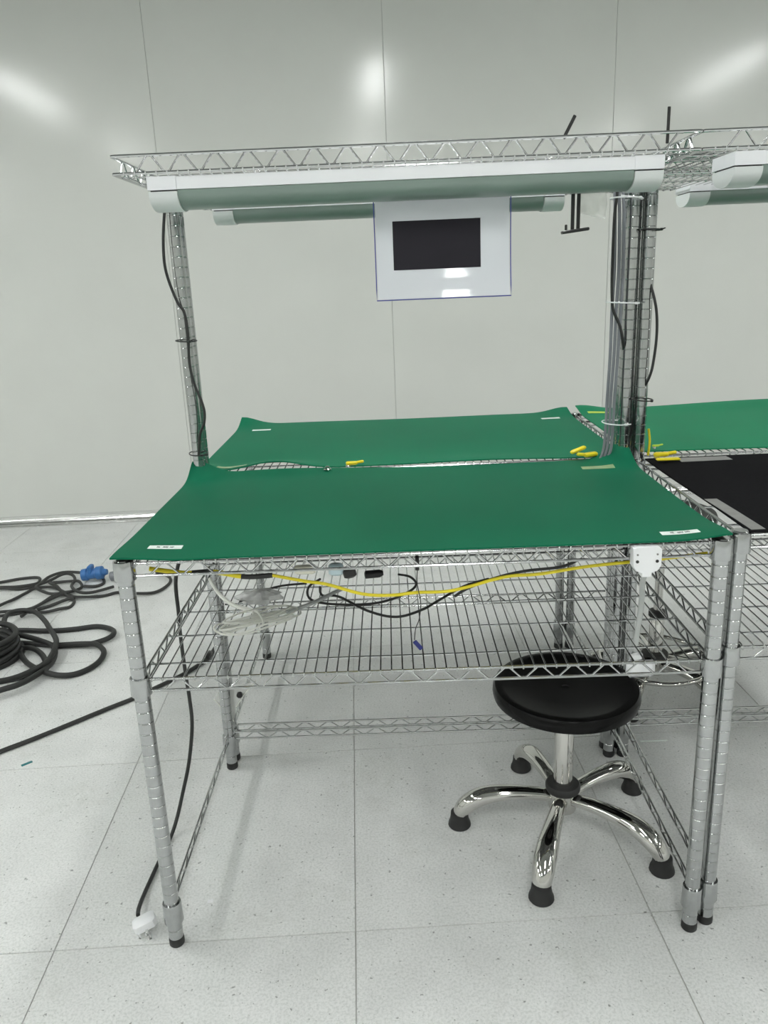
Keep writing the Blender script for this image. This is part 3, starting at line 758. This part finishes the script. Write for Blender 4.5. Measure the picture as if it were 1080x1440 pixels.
def ring_tie(label, cx, cy, z, rx, ry, material, tail=None, rot=0):
    t = thing('cable_tie', label, 'cable tie', (cx, cy, z))
    t.rotation_euler = (rot, 0.06, 0)
    n = 28
    MB().tube([(rx*math.cos(a), ry*math.sin(a), 0) for a in (2*PI*k/n for k in range(n))], 0.0013, 6, closed=True, flat=1.3).build('loop', material, t)
    MB().bbox((rx*0.6, -ry*0.85, 0), (0.007, 0.006, 0.006), 0.001).build('lock', material, t)
    if tail: MB().tube([(rx*0.6, -ry*0.9, 0), (rx*0.6+tail, -ry*0.9-0.004, 0.003)], 0.0015, 6).build('tail', material, t)
ring_tie('black cable tie on the left tall post, topmost', -0.006, 0.667, 1.632, 0.026, 0.034, 'black', 0.012)
ring_tie('black cable tie halfway up the left tall post', 0.004, 0.664, 1.308, 0.027, 0.036, 'black', 0.0)
ring_tie('black cable tie at the foot of the left tall post above the mat', 0.004, 0.666, 1.005, 0.025, 0.034, 'black', 0.018)
ring_tie('black cable tie at the top right of the right post cluster', 1.213, 0.667, 1.536, 0.027, 0.033, 'black', 0.008)
ring_tie('black cable tie low on the right side of the right post cluster', 1.213, 0.667, 1.105, 0.027, 0.033, 'black', 0.0)
ring_tie('white cable tie low on the left of the right post cluster', 1.142, 0.668, 1.045, 0.034, 0.040, 'white', 0.012)
ring_tie('white cable tie at mid height on the right post cluster', 1.148, 0.664, 1.360, 0.042, 0.042, 'white', 0.0)
ring_tie('white cable tie near the top of the right post cluster', 1.146, 0.664, 1.612, 0.040, 0.042, 'white', -0.05)

# yellow strap and cables under the front rail
cord('grounding_cord', 'yellow grounding cord sagging under the front rail', 'cord', [(x, y, z) for x, y, z in H['yellow_main']], 0.0036, 'yellow')
t = thing('yellow_cable', 'yellow and black taped cable under the front rail at left', 'cable', (0.1, 0.05, 0.87))
yl = [(p[0]-0.1, p[1]-0.05, p[2]-0.87) for p in H['yellow_left']]
sp = smooth_path(yl, 8); n_ = len(sp)
MB().tube(sp[:n_//3], 0.005, 8).build('yellow_sleeve', 'yellow', t)
MB().tube(sp[n_//3-1:n_//2+1], 0.0058, 8).build('black_tape', 'cable', t)
MB().tube(sp[n_//2:3*n_//4], 0.0052, 8).build('yellow_sleeve', 'yellow', t)
MB().tube(sp[3*n_//4-1:], 0.0056, 8).build('black_tape', 'cable', t)
cord('black_cord', 'short black cord running beside the yellow grounding cord', 'cord', [(x, y+0.012, z) for x, y, z in H['black_pair']], 0.0032, 'cable')
t = thing('shelf_cable', 'thin black cable looped on the lower wire shelf', 'cable', (0.45, 0.38, 0.684))
zz = ZL + 0.0105
cord('cord', None, None, [(x-0.45, y-0.38, zz-0.684) for x, y, z in H['shelf_loop_a']], 0.0032, 'cable', t)
cord('cord', None, None, [(x-0.45, y-0.38, zz-0.684+0.004) for x, y, z in H['shelf_loop_b']], 0.0032, 'cable', t)
MB().lathe([(0.006, 0), (0.011, 0.003), (0.011, 0.04), (0.006, 0.05)], n=12, M=Matrix.Rotation(math.radians(86), 3, 'Y')).build('plug', 'black', t, (0.0, 0.11, 0.014))
cord('black_cord', 'thin black cord lying behind the white cable bundle', 'cord', [(x, y, zz) for x, y, z in H['shelf_black_strand']], 0.003, 'cable')
# connectors hung by the front rail
t = thing('cable_connector', 'cream and pale blue cable connector hanging behind the front rail', 'connector', (0.395, 0.045, 0.885))
MB().bbox((-0.045, 0, 0.0), (0.042, 0.014, 0.018), 0.003).build('cream_block', 'beige', t)
MB().bbox((0.018, 0, -0.002), (0.030, 0.018, 0.026), 0.005).build('blue_block', 'paleblue', t)
MB().bbox((0.045, 0, -0.010), (0.026, 0.018, 0.022), 0.004, Matrix.Rotation(math.radians(-14), 3, 'Y')).build('black_block', 'black', t)

# white cable bundle
A_, B_ = Vector((0.122, 0.190, 0)), Vector((0.292, 0.296, 0))
dv = (B_-A_).normalized(); nv = Vector((-dv.y, dv.x, 0)); cc = (A_+B_)/2; Lh = (B_-A_).length/2
t = thing('white_cable_bundle', 'bundle of coiled cream white cable on the lower wire shelf', 'cable', (cc.x, cc.y, ZL+0.006))
rnd = random.Random(3)
for k in range(6):
    w = 0.011 + 0.0095*k; l = Lh*rnd.uniform(0.80, 1.06); zb = 0.004 + (k % 4)*0.006; off = rnd.uniform(-0.010, 0.010)
    pts = []
    for j in range(36):
        a = 2*PI*j/36
        pinch = 0.55 + 0.45*abs(math.cos(a))**1.5
        p = dv*(l*math.cos(a)) + nv*(w*math.sin(a)*pinch*1.1 + off)
        pts.append((p.x, p.y, zb + 0.003*math.sin(3*a+k)))
    MB().tube(pts, 0.0024, 6, closed=True).build('strand', 'white_cable', t)
MB().tube([(nv*(0.030*math.cos(a))).to_tuple()[:2] + (0.014+0.016*math.sin(a),) for a in (2*PI*k/20 for k in range(20))], 0.0028, 6, closed=True).build('tie_wrap', 'white_cable', t)
cord('tail', None, None, [(p[0]-cc.x, p[1]-cc.y, 0.010+i*0.001) for i, p in enumerate(H['white_tail_r'])], 0.0052, 'clear_cable', t)
cord('tail', None, None, [(p[0]-cc.x, p[1]-cc.y, 0.016-0.001*i) for i, p in enumerate(H['white_tail_l'])], 0.0052, 'white_cable', t)
def crumple(name, label, cat, c, r, material, seed):
    rnd = random.Random(seed); b = MB(); n, m_ = 14, 9
    for j in range(m_+1):
        for i in range(n):
            a = 2*PI*i/n; ph = -PI/2 + PI*j/m_
            q = 1 + rnd.uniform(-0.28, 0.22)
            b.v.append(Vector((c[0]+r[0]*q*math.cos(a)*math.cos(ph), c[1]+r[1]*q*math.sin(a)*math.cos(ph), c[2]+r[2]*max(-0.95, q*math.sin(ph)))))
    for j in range(m_):
        for i in range(n): b.f.append((j*n+i, j*n+(i+1) % n, (j+1)*n+(i+1) % n, (j+1)*n+i))
    return tag(b.build(name, material, smooth=20), label, cat)
crumple('plastic_bag', 'crumpled clear plastic bag on the lower shelf behind the white cable bundle', 'bag', (0.190, 0.372, ZL+0.022), (0.058, 0.030, 0.016), 'gray_film', 5)

# clip with the dark blue tag
t = thing('hanging_tag', 'dark blue tag on a thin wire hanging from a black clip on the front rail', 'tag', (0.577, 0.03, 0.71))
cord('wire', None, None, [(p[0]-0.577, p[1]-0.02, p[2]-0.71) for p in H['wire_tag'][:6]], 0.0010, 'cable', t)
MB().bbox((0, -0.006, 0.188), (0.008, 0.012, 0.030), 0.0015).build('clip', 'black', t)
MB().bbox((-0.003, 0, 0.005), (0.009, 0.004, 0.024), 0.001, Matrix.Rotation(math.radians(-38), 3, 'Y')).build('tag', 'navy', t)

# white socket on the front rail
t = thing('cable_socket', 'white plastic socket with four screw holes clipped to the front rail at right', 'socket', (1.019, -0.014, 0.870))
pr = [(-0.0275, 0.058), (-0.0275, 0.022), (-0.021, 0.012), (-0.010, 0.008), (-0.010, 0.0), (0.010, 0.0), (0.010, 0.008), (0.021, 0.012), (0.0275, 0.022), (0.0275, 0.055), (0.022, 0.060), (-0.022, 0.060)]
b = MB(); n = len(pr)
for ins, y in ((0.0015, -0.011), (0.0, -0.0095), (0.0, 0.009)):
    for x, z in pr: b.v.append(Vector((x - math.copysign(ins, x), y, z)))
for q in range(2):
    for j in range(n): b.f.append((q*n+j, q*n+(j+1) % n, (q+1)*n+(j+1) % n, (q+1)*n+j))
b.f.append(tuple(range(n))); b.f.append(tuple(2*n+j for j in reversed(range(n))))
b.build('body', 'white', t)
for x in (-0.0195, 0.0185):
    MB().lathe([(0.0032, 0), (0.0032, 0.001)], (x, -0.0122, 0.032), 12, Matrix.Rotation(math.radians(-90), 3, 'X')).build('screw_hole', 'black', t)
    MB().lathe([(0.0020, 0), (0.0020, 0.001)], (x, -0.0122, 0.046), 12, Matrix.Rotation(math.radians(-90), 3, 'X')).build('screw_hole', 'greytape', t)
cord('flat_cable', None, None, [(0.001, 0, 0.002), (0.006, 0.03, -0.03), (0.020, 0.07, -0.075), (0.028, 0.10, -0.13), (0.028, 0.114, -0.19), (0.027, 0.114, -0.225)], 0.0058, 'clear_cable', t, flat=0.6)
MB().bbox((0.040, 0.114, -0.262), (0.062, 0.022, 0.042), 0.008).build('plug', 'white', t)
MB().bbox((0.030, 0.114, -0.233), (0.026, 0.016, 0.020), 0.005).build('plug_neck', 'white', t)

# yellow snap connectors between the mats
def snap(label, x, y, z, rz, s=1.0, m='yellow', two=True):
    t = thing('ground_snap', label, 'connector', (x, y, z), rz, 'yellow grounding snaps between the mats')
    MB().bbox((0, 0, 0.006*s), (0.036*s, 0.014*s, 0.011*s), 0.003*s).build('body', m, t)
    MB().bbox((0.026*s, 0, 0.009*s), (0.024*s, 0.009*s, 0.008*s), 0.002*s, Matrix.Rotation(math.radians(-8), 3, 'Y')).build('strain_relief', m, t)
    MB().lathe([(0.008*s, 0), (0.008*s, 0.003), (0.005*s, 0.005)], (-0.012*s, -0.006, -0.003), 14).build('stud', 'alu', t)
    return t
zs = ZMF + 0.008
snap('small yellow snap connector at the middle of the gap between the green mats', 0.420, 0.712, zs+0.002, 0.05, 0.9)
t = snap('yellow snap connector with a bent lever near the right post cluster', 1.085, 0.690, zs+0.004, math.radians(200), 1.15)
MB().bbox((0.034, -0.010, 0.022), (0.048, 0.013, 0.010), 0.003, Matrix.Rotation(math.radians(14), 3, 'Y')).build('lever', 'yellow', t)
snap('yellow snap connector at the near left corner of the black mat gap', 1.268, 0.655, zs+0.005, 0, 1.1)
snap('yellow-green snap connector standing on the light green mat edge', 1.285, 0.752, zs+0.012, 0.1, 0.55, 'lime')
o = MB().bbox((0, 0, 0), (0.062, 0.018, 0.006), 0.002).build('yellow_strip', 'yellow', None, (1.272, 0.610, zs+0.0085)); tag(o, 'flat yellow strip lying on the black mat by the posts', 'strip')
cord('yellow_wire', 'short upright yellow wire beside the right post cluster', 'wire', [(1.244, 0.690, 0.945), (1.246, 0.688, 0.985), (1.241, 0.688, 1.02)], 0.0034, 'yellow')
o = MB().lathe([(0.010, 0), (0.011, 0.003), (0.006, 0.006), (0.006, 0.010), (0.002, 0.012)], n=16).build('snap_stud', 'polish', None, (0.355, 0.664, z_front(0, 0, 0.355, 0.664)+0.0005)); tag(o, 'shiny metal snap stud at the back edge of the front green mat', 'stud')

# floor scraps, clear plastic bracket by the left inner leg
o = MB().bbox((0, 0, 0.001), (0.034, 0.011, 0.0016), 0.0004).build('tape_scrap', 'teal', None, (-0.672, 0.735, 0)); o.rotation_euler = (0, 0, math.radians(42)); tag(o, 'small teal scrap of tape on the floor at left', 'scrap')
o = MB().bbox((0, 0, 0.0015), (0.014, 0.010, 0.003), 0.001).build('paper_scrap', 'white', None, (0.050, 0.123, 0)); tag(o, 'tiny white scrap on the floor by the left front leg', 'scrap')
o = MB().bbox((0, 0, 0.002), (0.085, 0.004, 0.004), 0.001).build('plastic_stick', 'sticker', None, (1.332, 0.745, 0)); tag(o, 'thin white stick on the floor to the right of the stool', 'stick')
t = thing('clear_plastic_plate', 'clear plastic plate with a dark knob fixed behind the left inner leg', 'plate', (0.0, 0.70, 0.20))
b = MB(); pr = [(-0.040, 0.030), (-0.020, 0.056), (0.095, 0.085), (0.06, 0.048), (0.026, 0.0), (0.014, -0.05)]
for y in (0.0, 0.003):
    for x, z in pr: b.v.append(Vector((x, y, z)))
n = len(pr)
for j in range(n): b.f.append((j, (j+1) % n, n+(j+1) % n, n+j))
b.f.append(tuple(range(n))); b.f.append(tuple(n+j for j in reversed(range(n))))
b.build('plate', 'film', t, smooth=0)
MB().tube([(-0.040, -0.001, 0.030), (0.014, -0.001, -0.05)], 0.0016, 6).build('rim', 'white_cable', t)
MB().tube([(0.026, -0.001, 0.0), (0.06, -0.001, 0.048), (0.095, -0.001, 0.085)], 0.0016, 6).build('rim', 'white_cable', t)
MB().lathe([(0.007, 0), (0.009, 0.003), (0.009, 0.012), (0.006, 0.014)], (0.042, 0.0, 0.044), 14, Matrix.Rotation(math.radians(90), 3, 'X')).build('knob', 'rubber', t)
